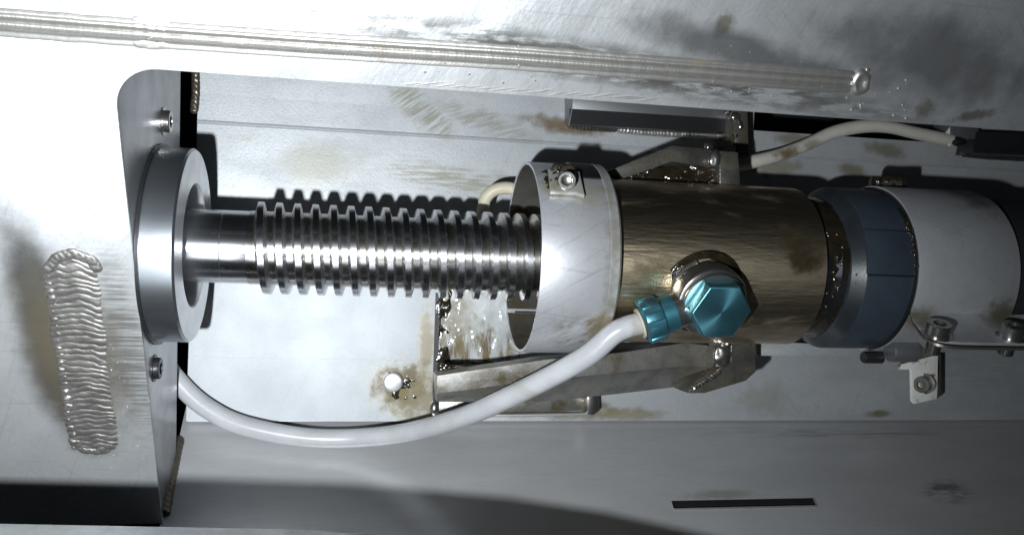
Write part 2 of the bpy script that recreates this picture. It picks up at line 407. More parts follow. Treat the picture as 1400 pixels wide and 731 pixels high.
# side plate (leans back behind the front plate)
bm = B()
rear_t = atX(246, 70, SX); q0 = V((SX, 80, 290)); q1 = V((SX, 142, -315))
f0 = fpl(SX, kT - 60) - FN * 5.2; f1 = fpl(SX, tb) - FN * 5.2
prism(bm, [f0, q0, q1, f1], (-7, 0, 0))
side = make('side_plate', bm, M_side, kind='structure', bevel=.6)

# back wall: lower sheet, a pressed crease, and the upper sheet with a long opening on the right
XL, XR = -250.0, 1500.0
ZB = at(700, 575, WALL).z; ZK = at(500, 183, WALL).z
hz = at(1180, 188.5, WALL).z; hx0 = at(1030, 170, WALL).x; hx1 = at(1303, 180, WALL).x
bm = B()
def sheet(prof, x0, x1): prism(bm, [V((x0, y, z)) for y, z in prof], (x1 - x0, 0, 0))
T = 6
sheet([(WALL, ZB), (WALL, ZK), (WALL + T, ZK), (WALL + T, ZB)], XL, XR)
sheet([(WALL, ZK + .02), (WALL - 2.2, ZK + 1.5), (WALL - 2.2, ZK + 4), (WALL - 1.2, ZK + 6), (WALL + T, ZK + 6), (WALL + T, ZK + .02)], XL, XR)
sheet([(WALL - 1.2, ZK + 6.02), (WALL - 1.2, hz), (WALL + T, hz), (WALL + T, ZK + 6.02)], XL, XR)
sheet([(WALL - 1.2, hz + .02), (WALL - 6, 430), (WALL, 430), (WALL + T, hz + .02)], XL, hx0)
sheet([(WALL - 1.2, hz + .02), (WALL - 6, 430), (WALL, 430), (WALL + T, hz + .02)], hx1, XR)
wall = make('back_wall', bm, M_wall, kind='structure')
bm = B()
weld(bm, [wl(268, 92), wl(268, 130), wl(265, 156)], 13, 5, (0, -1, 0), 8, 1.2, .5, 31)
make('weld_bead', bm, M_weldark, wall, angle=60)
# rear sheet coloured near-black for the unlit space behind the housing
bm = B(); box(bm, (-900, 520, -700), (1900, 530, 900)); make('rear_void_backdrop', bm, M_void, kind='structure')

# lower panel: slopes towards the viewer, with a slot
s0, s1, s2, s3 = lp(918, 684), lp(1112, 680), lp(1118, 692), lp(920, 695)
LU = (lp(700, 731) - lp(700, 600)); LU = (LU - V((1, 0, 0)) * LU.x).normalized()
def lpl(X, t): return V((X, PB.y, PB.z)) + LU * t
tt = lambda p: (p - PB).dot(LU)
ta, tc = (tt(s0) + tt(s1)) / 2, (tt(s2) + tt(s3)) / 2
bm = B(); t0_, t1_ = -((WALL + 40 - PB.y) / abs(LU.y)), 220
grid_x = [SX - 3, s0.x, s1.x, 1500]; grid_t = [t0_, ta, tc, t1_]
for i in range(3):
    for j in range(3):
        if i == 1 and j == 1: continue
        a, b, c, d = lpl(grid_x[i], grid_t[j]), lpl(grid_x[i + 1], grid_t[j]), lpl(grid_x[i + 1], grid_t[j + 1]), lpl(grid_x[i], grid_t[j + 1])
        bm.faces.new([bm.verts.new(p) for p in (a, b, c, d)])
a, b, c, d = lpl(s0.x, ta), lpl(s1.x, ta), lpl(s1.x, tc), lpl(s0.x, tc)
for p, q in ((a, b), (b, c), (c, d), (d, a)):
    pass
bmesh.ops.remove_doubles(bm, verts=bm.verts, dist=.01)
low = make('lower_panel', bm, M_low, kind='structure')
bm = B(); prism(bm, [x - LPN * 14.2 for x in (a, b, c, d)], LPN * -4); make('slot_bottom', bm, M_void, low)
bm = B()
for p, q in ((a, b), (b, c), (c, d), (d, a)):
    bm.faces.new([bm.verts.new(x) for x in (p - LPN * .6, q - LPN * .6, q - LPN * 14, p - LPN * 14)])
make('slot_wall', bm, M_void, low)  # slot walls and bottom coloured near-black as the shade inside the recess
bm = B(); sweep(bm, [d + LPN * .5, c + LPN * .5], 1.7, 8); sweep(bm, [b + LPN * .3, c + LPN * .5], 1.3, 8); make('slot_lip', bm, M_weldtop, low)
bm = B()
weld(bm, [lp(246, 598, 4), lp(239, 632, 4), lp(230, 672, 4), lp(225, 706, 4)], 17, 6, V((.75, -.55, .3)), 9, 1.1, .5, 41)
make('weld_bead', bm, M_weldark, low, angle=60)

# ledge in front, below
bm = B()
edge = [(-800, -246), (-366, -261), (-232, -267), (-58, -275), (102, -290), (206, -306), (330, -332), (520, -384), (900, -500)]
e = [V((x, -330, z)) for x, z in edge]; prism(bm, e + [V((900, -330, -560)), V((-800, -330, -560))], (0, -6, 0))
top = B()
n = len(e)
for p, q in zip(e, e[1:]):
    A_ = [p + V((0, 0, .01)), q + V((0, 0, .01)), q + V((0, -330, -40)), p + V((0, -330, -40))]
    prism(top, A_, (0, 0, -6))
bm.free(); make('front_ledge', top, M_ledge, kind='structure')
# ------------------------------------------------------------------ more materials
M_shaft = surf('ground_steel', (.70, .71, .74), .27, 1.0, aniso=.6, turned='X', vary=.12, vscale=.05, stretch=(.2, 1, 1), bump=.03, bscale=.6, rvar=.06, bstretch=(1, .1, .1))
M_thread = surf('thread_steel', (.72, .72, .74), .27, 1.0, .25, .05, aniso=.6, turned='X', bump=.04, bscale=.4, rvar=.1)
_t = M_thread.node_tree; _p = [n for n in _t.nodes if n.type == 'BSDF_PRINCIPLED'][0]   # olive-brown reflection and oil residue tinted into the groove
_q = NT.__new__(NT); _q.m = M_thread; _q.t = _t; _q.pos = [n for n in _t.nodes if n.type == 'VECT_MATH'][0].outputs[0]
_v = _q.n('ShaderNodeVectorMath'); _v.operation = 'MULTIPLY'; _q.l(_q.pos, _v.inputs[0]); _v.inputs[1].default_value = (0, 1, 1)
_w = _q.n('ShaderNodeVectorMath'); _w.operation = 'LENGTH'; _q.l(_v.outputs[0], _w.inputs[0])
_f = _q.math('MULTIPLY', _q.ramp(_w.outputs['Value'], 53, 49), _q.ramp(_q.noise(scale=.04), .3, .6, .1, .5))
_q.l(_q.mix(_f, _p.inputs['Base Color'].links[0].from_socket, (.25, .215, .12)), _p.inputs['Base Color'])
M_ring = surf('zinc_steel', (.54, .58, .63), .31, .97, .25, .02, (.3, 1, 1), bump=.03, bscale=.4, rvar=.10)
M_ringface = surf('turned_steel', (.85, .86, .88), .36, .7, .1, .03, bump=.05)
M_sleeve = surf('sleeve_steel', (.62, .63, .66), .42, .55, .14, .02, bump=.12, bscale=.2, rvar=.15, speck=.16, scratch=.22, scr_rot=(0, 30, 0),
    stains_and_reflections=[(V((300, -95, -100)), (60, 70, 44), (0, 0, 0), (.17, .13, .07), .95, .22, ((.03, .03, .12), (0, 35, 0)), .6, .05),
            (V((318, -95, -90)), (22, 70, 40), (0, 0, 0), (.20, .16, .09), .8, .22, None, .8, .05),
            (V((248, -90, 92)), (24, 50, 26), (0, 0, 0), (.20, .17, .08), .85, .25, None, .6, .06),
            (V((288, -90, 80)), (40, 50, 26), (0, 0, 0), (.30, .28, .18), .7, .3, None, .7, .06),
            (V((322, -100, 10)), (16, 80, 140), (0, 0, 0), (.22, .20, .15), .8, .25, None, .7, .06)])
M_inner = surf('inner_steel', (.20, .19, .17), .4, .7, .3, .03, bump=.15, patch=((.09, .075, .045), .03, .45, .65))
M_bronze = surf('stained_bronze', (.78, .65, .46), .37, 1.0, .45, .025, (.5, 1, 1), bump=.42, bscale=.11, coat=.5, aniso=.55, turned='X', rvar=.14, speck=.3, scratch=.08, scr_rot=(0, -20, 0), bdist=3.0,
    bstretch=(.16, 1, 1.2), patch=((.20, .16, .10), .022, .52, .85, (.35, 1, 1)), smet=.7,
    stains_and_reflections=[(V((590, -90, 20)), (50, 60, 40), (0, 20, 0), (.12, .07, .02), .8, .12, None, .8, .04),
            (V((390, -100, -20)), (60, 60, 30), (0, 0, 0), (.34, .28, .16), .6, .2, None, .7, .05)])
M_blue = surf('blue_plastic', (.036, .049, .066), .38, 0., .18, .03, bump=.06, bscale=.3, stains_and_reflections=[(V((668, -80, -40)), (14, 90, 90), (0, 0, 0), (.16, .18, .19), .6, .3, None, .5, .05)])
M_blueface = surf('blue_plastic_face', (.026, .032, .038), .3, 0., .3, .03, bump=.08, bscale=.3)
M_clamp = surf('clamp_steel', (.50, .51, .53), .5, .45, .15, .02, bump=.1, bscale=.25, rvar=.12, speck=.15, scratch=.12, scr_rot=(0, 20, 10),
    stains_and_reflections=[(V((780, -110, -72)), (34, 60, 26), (0, 0, 0), (.14, .12, .07), .8, .25, None, .6, .06),
            (V((905, -100, -62)), (40, 60, 34), (0, 0, 0), (.10, .09, .04), .85, .25, None, .6, .06),
            (V((895, -50, 95)), (44, 70, 40), (0, 0, 0), (.10, .10, .09), .75, .3, None, .7, .05)])
M_arm = surf('arm_steel', (.30, .29, .26), .32, .85, .45, .03, bump=.25, bscale=.45, rvar=.2, speck=.6, bdist=1.6, patch=((.10, .08, .045), .02, .42, .72))
M_armlow = surf('gritty_steel', (.42, .41, .39), .38, .82, .4, .03, bump=.30, bscale=.5, rvar=.2, speck=.6, bdist=1.6, patch=((.11, .09, .05), .018, .42, .72))
M_bolt = surf('bolt_steel', (.50, .49, .47), .25, .95, .2, .06, bump=.05)
M_black = surf('black_steel_and_shadow', (.035, .036, .04), .38, .5, .3, .03, (.3, 1, 1), bump=.08)
M_rail = surf('rail_steel', (.26, .265, .275), .42, .7, .2, .03, (.4, 1, 1), bump=.08)
M_teal = surf('teal_anodised', (.12, .40, .51), .33, .85, .25, .05, bump=.08, bscale=.4, rvar=.12, speck=.2,
    stains_and_reflections=[(at(893, 412, -128), (16, 40, 14), (0, 0, 0), (.03, .035, .03), .85, .2, None, .7, .08), (at(925, 462, -128), (14, 40, 12), (0, 0, 0), (.05, .06, .05), .7, .2, None, .7, .08), (at(882, 440, -128), (8, 40, 30), (0, 0, 0), (.05, .05, .04), .6, .2, None, .7, .08)])
M_tealface = surf('teal_turned_face', (.18, .52, .65), .34, .92, .22, .05, bump=.03, bscale=.5, rvar=.05, speck=.06, aniso=.75)
_t = M_tealface.node_tree; _k = _t.nodes.new('ShaderNodeTangent'); _k.direction_type = 'RADIAL'; _k.axis = 'Z'
_t.links.new(_k.outputs[0], [n for n in _t.nodes if n.type == 'BSDF_PRINCIPLED'][0].inputs['Tangent'])
M_hose = surf('nylon_hose', (.52, .53, .55), .28, 0., .14, .02, bump=.03, bscale=.1, rvar=.05, sss=.25, coat=.1,
    stains_and_reflections=[(at(868, 452, -118), (12, 30, 22), (0, 0, 0), (.34, .29, .20), .5, .35, None, .7, .09), (at(720, 535, -50), (60, 60, 8), (0, 30, 0), (.40, .38, .33), .4, .35, None, .7, .06), (at(450, 610, 130), (90, 60, 7), (0, 0, 0), (.40, .39, .36), .4, .35, None, .7, .06)])
M_cable = surf('dirty_cable', (.56, .54, .48), .42, 0., .1, .03, bump=.06,
    stains_and_reflections=[(at(1075, 210, 130), (34, 30, 12), (0, -14, 0), (.14, .085, .03), .9, .3, None, .6, .07),
            (at(1110, 197, 130), (20, 30, 10), (0, -24, 0), (.24, .20, .12), .7, .3, None, .6, .07)])
M_cream = surf('cream_cable', (.60, .55, .42), .45, 0., .12, .03, bump=.06)
M_white = surf('white_paint', (.84, .84, .80), .4, 0., .12, .05, bump=.1, patch=((.20, .15, .07), .06, .56, .66))
M_wet = surf('wet_oil', (.03, .022, .012), .2, 0., .3, .04, bump=0, spec=1.0)
M_grease = surf('grease', (.026, .020, .012), .13, 0., .5, .04, bump=.3, bscale=.10, spec=.7, coat=.6, bdist=3)
M_amber = surf('amber_grease', (.16, .105, .035), .10, 0., .6, .03, bump=.3, bscale=.10, spec=.7, coat=.5, bdist=3)

# ------------------------------------------------------------------ socket screws on the side plate
def socket_screw(name, label, c, axis, r, h, mat, group, ref=(0, 0, 1), shank=0, cat='screw'):
    a, u, v = frame(axis, ref); c = V(c)
    t = thing(name, label, cat, c, group)
    bm = B(); lathe(bm, [(0, 0), (0, r), (h - 1, r), (h, r - 1), (h, r * .55), (h - r * .5, r * .52), (h - r * .6, 0)], c, a, 28); make('head', bm, mat, t)
    bm = B(); lathe(bm, [(.1, 0), (.1, r * 1.28), (-.9 + 2, r * 1.28), (1.2, r * .9)], c - a * .0, a, 28); make('washer', bm, mat, t)
    if shank:
        bm = B(); prof = []
        k = 0
        while k < shank: prof += [(-k, r * .5), (-k - 1.3, r * .62)]; k += 2.6
        lathe(bm, [(0, 0)] + prof + [(-shank - 1, r * .45), (-shank - 1, 0)], c, a, 20); make('thread', bm, mat, t)
    return t
c = atX(224, 166, SX); socket_screw('socket_screw', 'small bright screw in the side plate above the steel ring', c, (1, 0, 0), 14.5, 9, M_bolt, None)
c = atX(211, 503, SX); socket_screw('socket_screw', 'small black oily screw in the side plate below the steel ring', c, (1, 0, 0), 14, 8, M_black, None)

# ------------------------------------------------------------------ lead screw and its ring
ring = thing('bearing_ring', 'thick polished steel ring against the side plate around the screw shaft', 'steel ring', (SX, 0, 0))
bm = B(); lathe(bm, [(-256, 126), (-254.5, 127), (-216, 127), (-213.2, 124.5)], segs=128); make('rim', bm, M_ring, ring)
bm = B(); lathe(bm, [(-213.2, 124.5), (-213, 123), (-213, 82), (-215, 80)], segs=128); make('face', bm, M_ringface, ring)
bm = B(); lathe(bm, [(-215, 80), (-246, 80)], segs=96); make('bore', bm, M_ringface, ring)
bm = B(); lathe(bm, [(-246, 80.5), (-247, 79), (-247, 40)], segs=96); make('bore_floor', bm, M_black, ring)
bm = B(); lathe(bm, [(-255.8, 100), (-255.8, 131), (-252, 131), (-252, 100)], segs=96); make('shadow_gap', bm, M_black, ring)  # black ring painted in as the shadow gap behind the steel ring

scr = thing('lead_screw', 'shiny horizontal steel lead screw with coarse trapezoidal thread', 'lead screw', (SX + 6, 0, 0))
bm = B(); lathe(bm, [(-246, 0), (-246, 48.3), (-176.2, 48.3), (-175.6, 47.8), (-175, 48.3), (-144, 48.3), (-142.6, 47.6), (-138, 47.5)], segs=96); make('shaft', bm, M_shaft, scr)
bm = B(); PITCH = 23.4; NT_ = 72; x_first = -130 - PITCH * .5
prof = [(0, 49), (.16, 49), (.185, 49.7), (.305, 60.2), (.33, 61.4), (.66, 61.4), (.685, 60.2), (.81, 49.7), (.835, 49), (1.0, 49)]
turns = 17.3; N = int(turns * NT_); prev = None; cshift = .495
for k in range(N + 1):
    th = 2 * math.pi * k / NT_ - math.pi * .9; xs = x_first + PITCH * (th / (2 * math.pi)) - PITCH * (cshift - .5)
    g = min(1, max(0, (k - 6) / 10)); g = g * g * (3 - 2 * g)
    row = []
    for f, r in prof:
        rr = 48.7 + (r - 48.7) * g
        row.append(bm.verts.new((xs + f * PITCH, -rr * math.sin(th), rr * math.cos(th))))
    if prev:
        for j in range(len(prof) - 1): bm.faces.new((prev[j], prev[j + 1], row[j + 1], row[j]))
    prev = row
make('thread', bm, M_thread, scr, angle=40)
bm = B(); lathe(bm, [(-143, 48.8), (328, 48.8)], segs=64); make('core', bm, M_thread, scr)

# ------------------------------------------------------------------ sleeve
slv = thing('sleeve', 'wide open steel sleeve with clamp nut around the end of the screw', 'steel sleeve', (226, 0, -134))
bm = B(); sl = 1.0
lathe(bm, [(226, 134), (226, 130), (322, 130), (322, 134.2)], segs=140, a0=232.5, a1=232.5 + 357.6, close=True)
make('band', bm, M_sleeve, slv, bevel=.5)
bm = B(); lathe(bm, [(316, 134.6), (317, 136), (328, 136), (331, 133), (331, 119)], segs=120); make('lip', bm, M_sleeve, slv)
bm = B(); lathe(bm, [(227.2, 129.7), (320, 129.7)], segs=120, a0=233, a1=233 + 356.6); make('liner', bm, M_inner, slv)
ang = math.radians(38); rd = V((0, -math.sin(ang), math.cos(ang)))                 # direction out of the band at the nut
nutc = V((262, -140 * math.sin(ang), 140 * math.cos(ang)))
nutc = at(774, 247, -112)
bm = B()
u_ = V((0, -math.cos(.62), -math.sin(.62)))                                          # down along the band
tabn = V((0, -.62, .5)).normalized(); tdn = V((1, 0, 0)).cross(tabn).normalized()
if tdn.z > 0: tdn = -tdn
tc_ = V((nutc.x, nutc.y, nutc.z)) - tabn * 6
prism(bm, [tc_ + V((-19, 0, 0)) - tdn * 27, tc_ + V((23, 0, 0)) - tdn * 25, tc_ + V((24, 0, 0)) + tdn * 19, tc_ + V((12, 0, 0)) + tdn * 14, tc_ + V((-21, 0, 0)) + tdn * 14], tabn * -7)
make('lug', bm, M_sleeve, slv, bevel=1.5)
nax = V((-.12, -.95, -.1)).normalized()
bm = B(); lathe(bm, [(-4, 0), (-4, 13), (7, 13), (8.5, 11.5), (8.5, 7.5), (2, 7), (2, 0)], nutc, nax, 6); bmesh.ops.remove_doubles(bm, verts=bm.verts, dist=.01); make('nut', bm, M_bolt, slv, bevel=.6)
bm = B(); lathe(bm, [(8, 7), (9.5, 8.5), (9.5, 11), (8, 12.2)], nutc, nax, 28); make('nut_collar', bm, M_bolt, slv)
bm = B(); weld(bm, [tc_ + V((-17, 0, 0)) - tdn * 25, tc_ + V((17, 0, 0)) - tdn * 26], 15, 8, V((0, -.2, 1)), 6, 1.6, .4, 61); make('weld_bead', bm, M_weldark, slv, angle=60)
bm = B(); lathe(bm, [(283, 133), (283, 136.2), (315, 136.2), (315, 133)], segs=30, a0=6, a1=38, close=True); make('strap', bm, M_black, slv, bevel=.3)

# ------------------------------------------------------------------ nut housing (brown cylinder)
hs = thing('nut_housing', 'brown oil stained metal cylinder between sleeve and blue ring', 'metal cylinder', (329, 0, -117))
bm = B(); lathe(bm, [(329, 50), (329, 115.5), (330.5, 117), (629, 117), (631, 115.2), (631, 60)], segs=120); make('cylinder', bm, M_bronze, hs)
bm = B(); lathe(bm, [(300, 46.5), (300, 74), (329, 74)], segs=64); make('screw_nut', bm, M_inner, hs)
bm = B(); lathe(bm, [(631, 108), (640, 105), (650, 101), (660, 104), (682, 102)], segs=96, wob=lambda t, d: 1 + .012 * math.sin(5 * t + d)); make('neck', bm, M_black, hs)

# ------------------------------------------------------------------ blue ring
br = thing('blue_ring', 'dark blue plastic ring with raised key pad behind brown cylinder', 'plastic ring', (662, 0, -120))
bm = B(); lathe(bm, [(671, 90), (671, 104), (673, 107)], segs=96); make('inner_face', bm, M_blueface, br)
bm = B(); lathe(bm, [(673, 107), (688, 120.3)], segs=96); make('chamfer', bm, M_blueface, br)
bm = B(); lathe(bm, [(688, 120.3), (690, 121.4), (762, 121.4), (762, 90)], segs=96); make('body', bm, M_blue, br)
a0 = 90 - math.degrees(math.asin((366 - 321) / .895 / 122)); a1 = 90 + math.degrees(math.asin((374 - 366) / .895 / 122))
bm = B(); lathe(bm, [(687, 118), (687, 124.2), (760, 124.2), (760, 118)], segs=14, a0=a0 - 1, a1=a1, close=True); make('key_pad', bm, M_blue, br, bevel=.6)
for aa in (a0 - 1.6, a1 + .1):
    bm = B(); lathe(bm, [(688, 120), (688, 122.6), (761, 122.6), (761, 120)], segs=2, a0=aa, a1=aa + 1.1, close=True); make('key_gap', bm, M_black, br)
bm = B(); lathe(bm, [(759, 121.6), (759, 124.4), (763.5, 124.4), (763.5, 121.6)], segs=80, a0=0, a1=170, close=True); make('edge_seal', bm, M_black, br)

# ------------------------------------------------------------------ pipe clamp (grey half shells) with its screws
pc = thing('pipe_clamp', 'grey steel pipe clamp shell with flange at the right end', 'pipe clamp', (764, 0, -127))
bm = B(); zf = at(1285, 467, -164).z; af = 90 + math.degrees(math.asin(-(zf + 36) / 127))
lathe(bm, [(764, 127), (764, 123), (924, 123), (924, 127)], segs=90, a0=-30, a1=af, close=True); make('upper_shell', bm, M_clamp, pc, bevel=.5)
# flange: sheet leaving the shell, rounded at the left corner, flat towards the viewer
th0 = math.radians(af); ey, ez = -125 * math.sin(th0), 125 * math.cos(th0)
def flange(bm, z0, zr, thick, drop):
    xs = [764, 767, 773, 782, 793, 806, 930, 1010]; rows = []
    fr = [-138, -150, -157, -161, -163, -164, -164, -164]
    for x, y1 in zip(xs, fr):
        y2 = -164; sl_ = .42; pr = [(ey, zr), (ey - 5, zr - 9), (-128, z0 + (y2 + 128) * -sl_ + 2.5), (-136, z0 + (y2 + 136) * -sl_ + .5), (y1, z0 + (y2 - y1) * sl_ * -1)]
        rows.append(([bm.verts.new((x, y, z)) for y, z in pr], [bm.verts.new((x, y, z - thick)) for y, z in pr]))
    for (a, a2), (b, b2) in zip(rows, rows[1:]):
        for j in range(4):
            bm.faces.new((a[j], a[j + 1], b[j + 1], b[j])); bm.faces.new((a2[j], b2[j], b2[j + 1], a2[j + 1]))
        bm.faces.new((a[4], a2[4], b2[4], b[4])); bm.faces.new((a[0], b[0], b2[0], a2[0]))
    for r, r2 in (rows[0], rows[-1]):
        for j in range(4): bm.faces.new((r[j], r[j + 1], r2[j + 1], r2[j]))
bm = B(); flange(bm, zf, ez, 3.6, 0); make('upper_flange', bm, M_clamp, pc)
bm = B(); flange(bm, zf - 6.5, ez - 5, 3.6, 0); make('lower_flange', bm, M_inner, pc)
bm = B(); lathe(bm, [(766, 125), (766, 121), (922, 121), (922, 125)], segs=60, a0=af + 3, a1=200, close=True); make('lower_shell', bm, M_clamp, pc)
bm = B(); lathe(bm, [(0, 0), (0, 9), (2, 12), (44, 12), (46, 10), (46, 0)], at(1192, 251, 10), (1, 0, 0), 24); make('hinge_barrel', bm, M_inner, pc)
bm = B(); lathe(bm, [(0, 0), (0, 14.5), (2, 15.5), (40, 15.5), (42, 14), (42, 0)], at(1216, 480, -60), (1, 0, 0), 28); make('latch_pin', bm, M_rail, pc)
bm = B(); lathe(bm, [(0, 0), (0, 8), (2, 9), (30, 9), (30, 0)], at(1180, 488, -40), (1, 0, 0), 20); make('latch_rod', bm, M_black, pc)
bm = B(); lathe(bm, [(935, 118), (935, 60)], segs=60); lathe(bm, [(922, 118), (1300, 118)], segs=60); make('pipe', bm, M_void, pc)
cz = V((0, 0, 1)); p1 = V((at(1281, 452, -146).x, -146, zf + 8)); p2 = V((at(1382, 455, -146).x, -146, zf + 8))
b1 = socket_screw('clamp_screw', 'left socket head screw through the flange of the grey pipe clamp', p1, (-.06, -.40, .9), 16, 18, M_bolt, 'socket screws on the pipe clamp', shank=28)
b2 = copy_thing(b1, p2 - p1, 'right socket head screw through the pipe clamp flange, at the picture edge')

# white tab with its screw, under the clamp
tb_ = thing('tab_bracket', 'chipped white metal angle tab on the wall under the pipe clamp', 'bracket', wl(1265, 548))
yt = 130.0; P = lambda x, y: at(x, y, yt)
bm = B(); prism(bm, [P(1229, 499), P(1230, 505), P(1246, 505), P(1247, 548), P(1250, 552), P(1281, 545), P(1285, 500), P(1283, 484), P(1262, 490)], (0, 6, 0)); make('plate', bm, M_white, tb_, bevel=.8)
bm = B(); prism(bm, [P(1281, 545), P(1287, 540), P(1287, 484), P(1282, 484)], (0, 55, 0)); make('web', bm, M_inner, tb_, bevel=.5)
socket_screw('socket_screw', 'greasy cap screw fixing the chipped white tab below the pipe clamp', at(1264, 524, yt), (-.80, -.58, -.05), 14, 17, M_inner, None, ref=(0, 0, 1))

M_clear = surf('clear_grease', (.98, .98, .95), .12, 0., .3, .04, bump=.25, bscale=.12, bdist=2, trans=1.0)
def tube_pt(x, a, r): return V((x, -r * math.sin(a), r * math.cos(a)))
def patch(x0, y0, x1, y1, Y):
    return lambda u, v: (at(x0 + (x1 - x0) * u, y0 + (y1 - y0) * v, Y), V((0, -1, 0)))
# ------------------------------------------------------------------ teal hose fitting on the brown cylinder
PH = math.radians(21); AX = V((0, -math.cos(PH), -math.sin(PH))); FX = 454.0
FB = V((FX, 0, 0)) + AX * 112
bz = lambda d: V((FX, 0, 0)) + AX * d
hd = at(882, 446, -128) - bz(142); hd = (hd - AX * hd.dot(AX)).normalized()
rotm = Matrix((AX.cross(hd), hd, AX)).transposed(); 
if rotm.determinant() < 0: rotm = Matrix((hd.cross(AX), hd, AX)).transposed()
fit = thing('hose_fitting', 'teal anodised hose fitting with hexagon bolt head on the brown cylinder', 'hose fitting', FB, rot=rotm)
bm = B(); lathe(bm, [(-6, 0), (-6, 52), (7, 50), (10, 47), (10, 0)], FB, AX, 8, a0=22); make('boss', bm, M_inner, fit, bevel=1.5)
bm = B(); lathe(bm, [(9, 30), (9, 44), (11, 47.5), (15, 48.5), (34, 48.5), (38, 46.5), (40, 43), (40, 20)], FB, AX, 64); make('banjo_ring', bm, M_bolt, fit)
bm = B(); lathe(bm, [(40, 20), (40, 42), (41.5, 43.5), (45, 43.5), (46.5, 42), (46.5, 20)], FB, AX, 56); make('washer', bm, M_bolt, fit)
bm = B(); hexhead(bm, FB, AX, 46, 68, 40.5, 2.0, 33)
hexh = make('hex_head', bm, M_tealface, fit, bevel=.7)
bc = bz(139)
bm = B(); sweep(bm, [bc + hd * 30, bc + hd * 56], 24, 28); make('neck', bm, M_bolt, fit)
bm = B(); lathe(bm, [(48, 0), (48, 22.5), (50, 24.5), (66, 24.5), (68, 22.5), (68, 0)], bc, hd, 48); make('nut_shoulder', bm, M_teal, fit)
bm = B(); lathe(bm, [(67, 0), (67, 25.5), (69, 27.5), (92, 27.5), (94.5, 25), (94.5, 16)], bc, hd, 48); nutb = make('coupling_nut', bm, M_teal, fit)
_, nu, nv = frame(hd)
bm = B()
for k in range(9):
    a = 2 * math.pi * k / 9; d = nu * math.cos(a) + nv * math.sin(a); s_ = hd.cross(d)
    prism(bm, [bc + hd * 69 + d * 26 - s_ * 7, bc + hd * 69 + d * 26 + s_ * 7, bc + hd * 69 + d * 29.8 + s_ * 5.2, bc + hd * 69 + d * 29.8 - s_ * 5.2], hd * 23)
make('grip_rib', bm, M_teal, nutb, bevel=1.4)
bm = B(); lathe(bm, [(94, 17), (95.5, 20), (98, 20), (98.5, 16)], bc, hd, 32); make('collet', bm, M_cream, fit)

# ------------------------------------------------------------------ white hose
he = bc + hd * 92; hb = bc + hd * 130
pts = [at(205, 470, 168), at(250, 529, 163), at(290, 562, 158), at(338, 583, 152), at(420, 598, 144), at(500, 598, 132), at(570, 588, 90), at(640, 567, 22), at(720, 531, -42), at(800, 488, -92), hb, he]
bm = B(); sweep(bm, catmull(pts, 12), 14.6, 28)
tag(make('hose', bm, M_hose, base=pts[0]), 'milky white plastic hose bending from the side plate to teal fitting', 'hose')

# ------------------------------------------------------------------ cover plate on the wall, its rivet
cz_ = 4.5
c0, c1 = at(252, 575, WALL - cz_), at(590, 573, WALL - cz_)
cv = thing('cover_plate', 'clean white steel cover plate on wall below the screw', 'cover plate', (0, WALL, c0.z))
bm = B(); zg = at(420, 489, WALL - cz_).z; yb_, yf_ = WALL - .3, WALL - cz_
def hsheet(pr, x0, x1): prism(bm, [V((x0, y, z)) for y, z in pr], (x1 - x0, 0, 0))
x0c, x1c = SX + 5, c1.x
hsheet([(yf_, c0.z), (yf_, zg - 1.6), (yb_, zg - 1.6), (yb_, c0.z)], x0c, x1c)
hsheet([(yf_ + .7, zg - 1.58), (yf_ + .7, zg + 1.58), (yb_, zg + 1.58), (yb_, zg - 1.58)], x0c, x1c)
hsheet([(yf_, zg + 1.6), (yf_, -5), (yb_, -5), (yb_, zg + 1.6)], x0c, x1c)
make('plate', bm, M_cover, cv)
rc = at(537, 521, yf_)
bm = B(); lathe(bm, [(-3, 0), (-3, 15.5), (9, 15.5), (12.5, 13), (13.5, 9), (14, 0)], rc, (0, -1, 0), 32); make('rivet', bm, M_ringface, cv)
bm = B()
film(bm, patch(518, 500, 584, 552, WALL - 4.2), 70, 60, 1.6, 24, (4, 3), .12, rnd=True)
tag(make('grease', bm, M_grease, angle=180), kind='stuff')
# black strip along the seam beside the plate
bm = B(); prism(bm, [at(591.5, 400, 182), at(600, 400, 182), at(599, 566, 182), at(592, 566, 182)], (0, 2.5, 0))
make('seam_strip', bm, M_black, cv)
bm = B(); blob(bm, at(594, 558, 172), 9, 2, .15, (.9, .8, 1.4)); make('stud', bm, M_bolt, cv)

# ------------------------------------------------------------------ lower clamp arm
la = thing('tube_bracket', 'worn bent steel bracket below the cylinder ending under the teal fitting', 'bracket', at(940, 530, -20))
bm = B(); yA, yK = 36.0, 82.0
yA = 26.0
tops = [at(597, 513, yA), at(746, 491, yA), at(846, 482, yA), at(938, 468, yA), at(990, 475, yA)]
mids = [at(597, 538, yA), at(735, 520, yA), at(846, 509, yA), at(938, 500, yA), at(990, 503, yA)]
lows = [at(597, 549, yA + 40), at(735, 549, yA + 40), at(846, 538, yA + 40), at(938, 527, yA + 40), at(975, 533, yA + 40)]
rv = []
for a, b, c in zip(tops, mids, lows):
    rv.append([bm.verts.new(x) for x in (V((a.x, yA + 62, a.z - 2)), a, b, c, V((c.x, yA + 62, c.z)))])
for a, b in zip(rv, rv[1:]):
    for k in range(5): bm.faces.new((a[k], b[k], b[(k + 1) % 5], a[(k + 1) % 5]))
bm.faces.new(rv[0][::-1]); bm.faces.new(rv[-1])
make('arm', bm, M_armlow, la, bevel=.6, angle=18)
bm = B()
prism(bm, [at(x, y, -2) for x, y in ((1001, 441), (1031, 441), (1033, 446), (1033, 508), (1020, 520), (963, 537), (940, 537), (952, 520), (984, 504), (999, 494))], (0, 80, 0)); make('end_block', bm, M_arm, la, bevel=.7, angle=18)
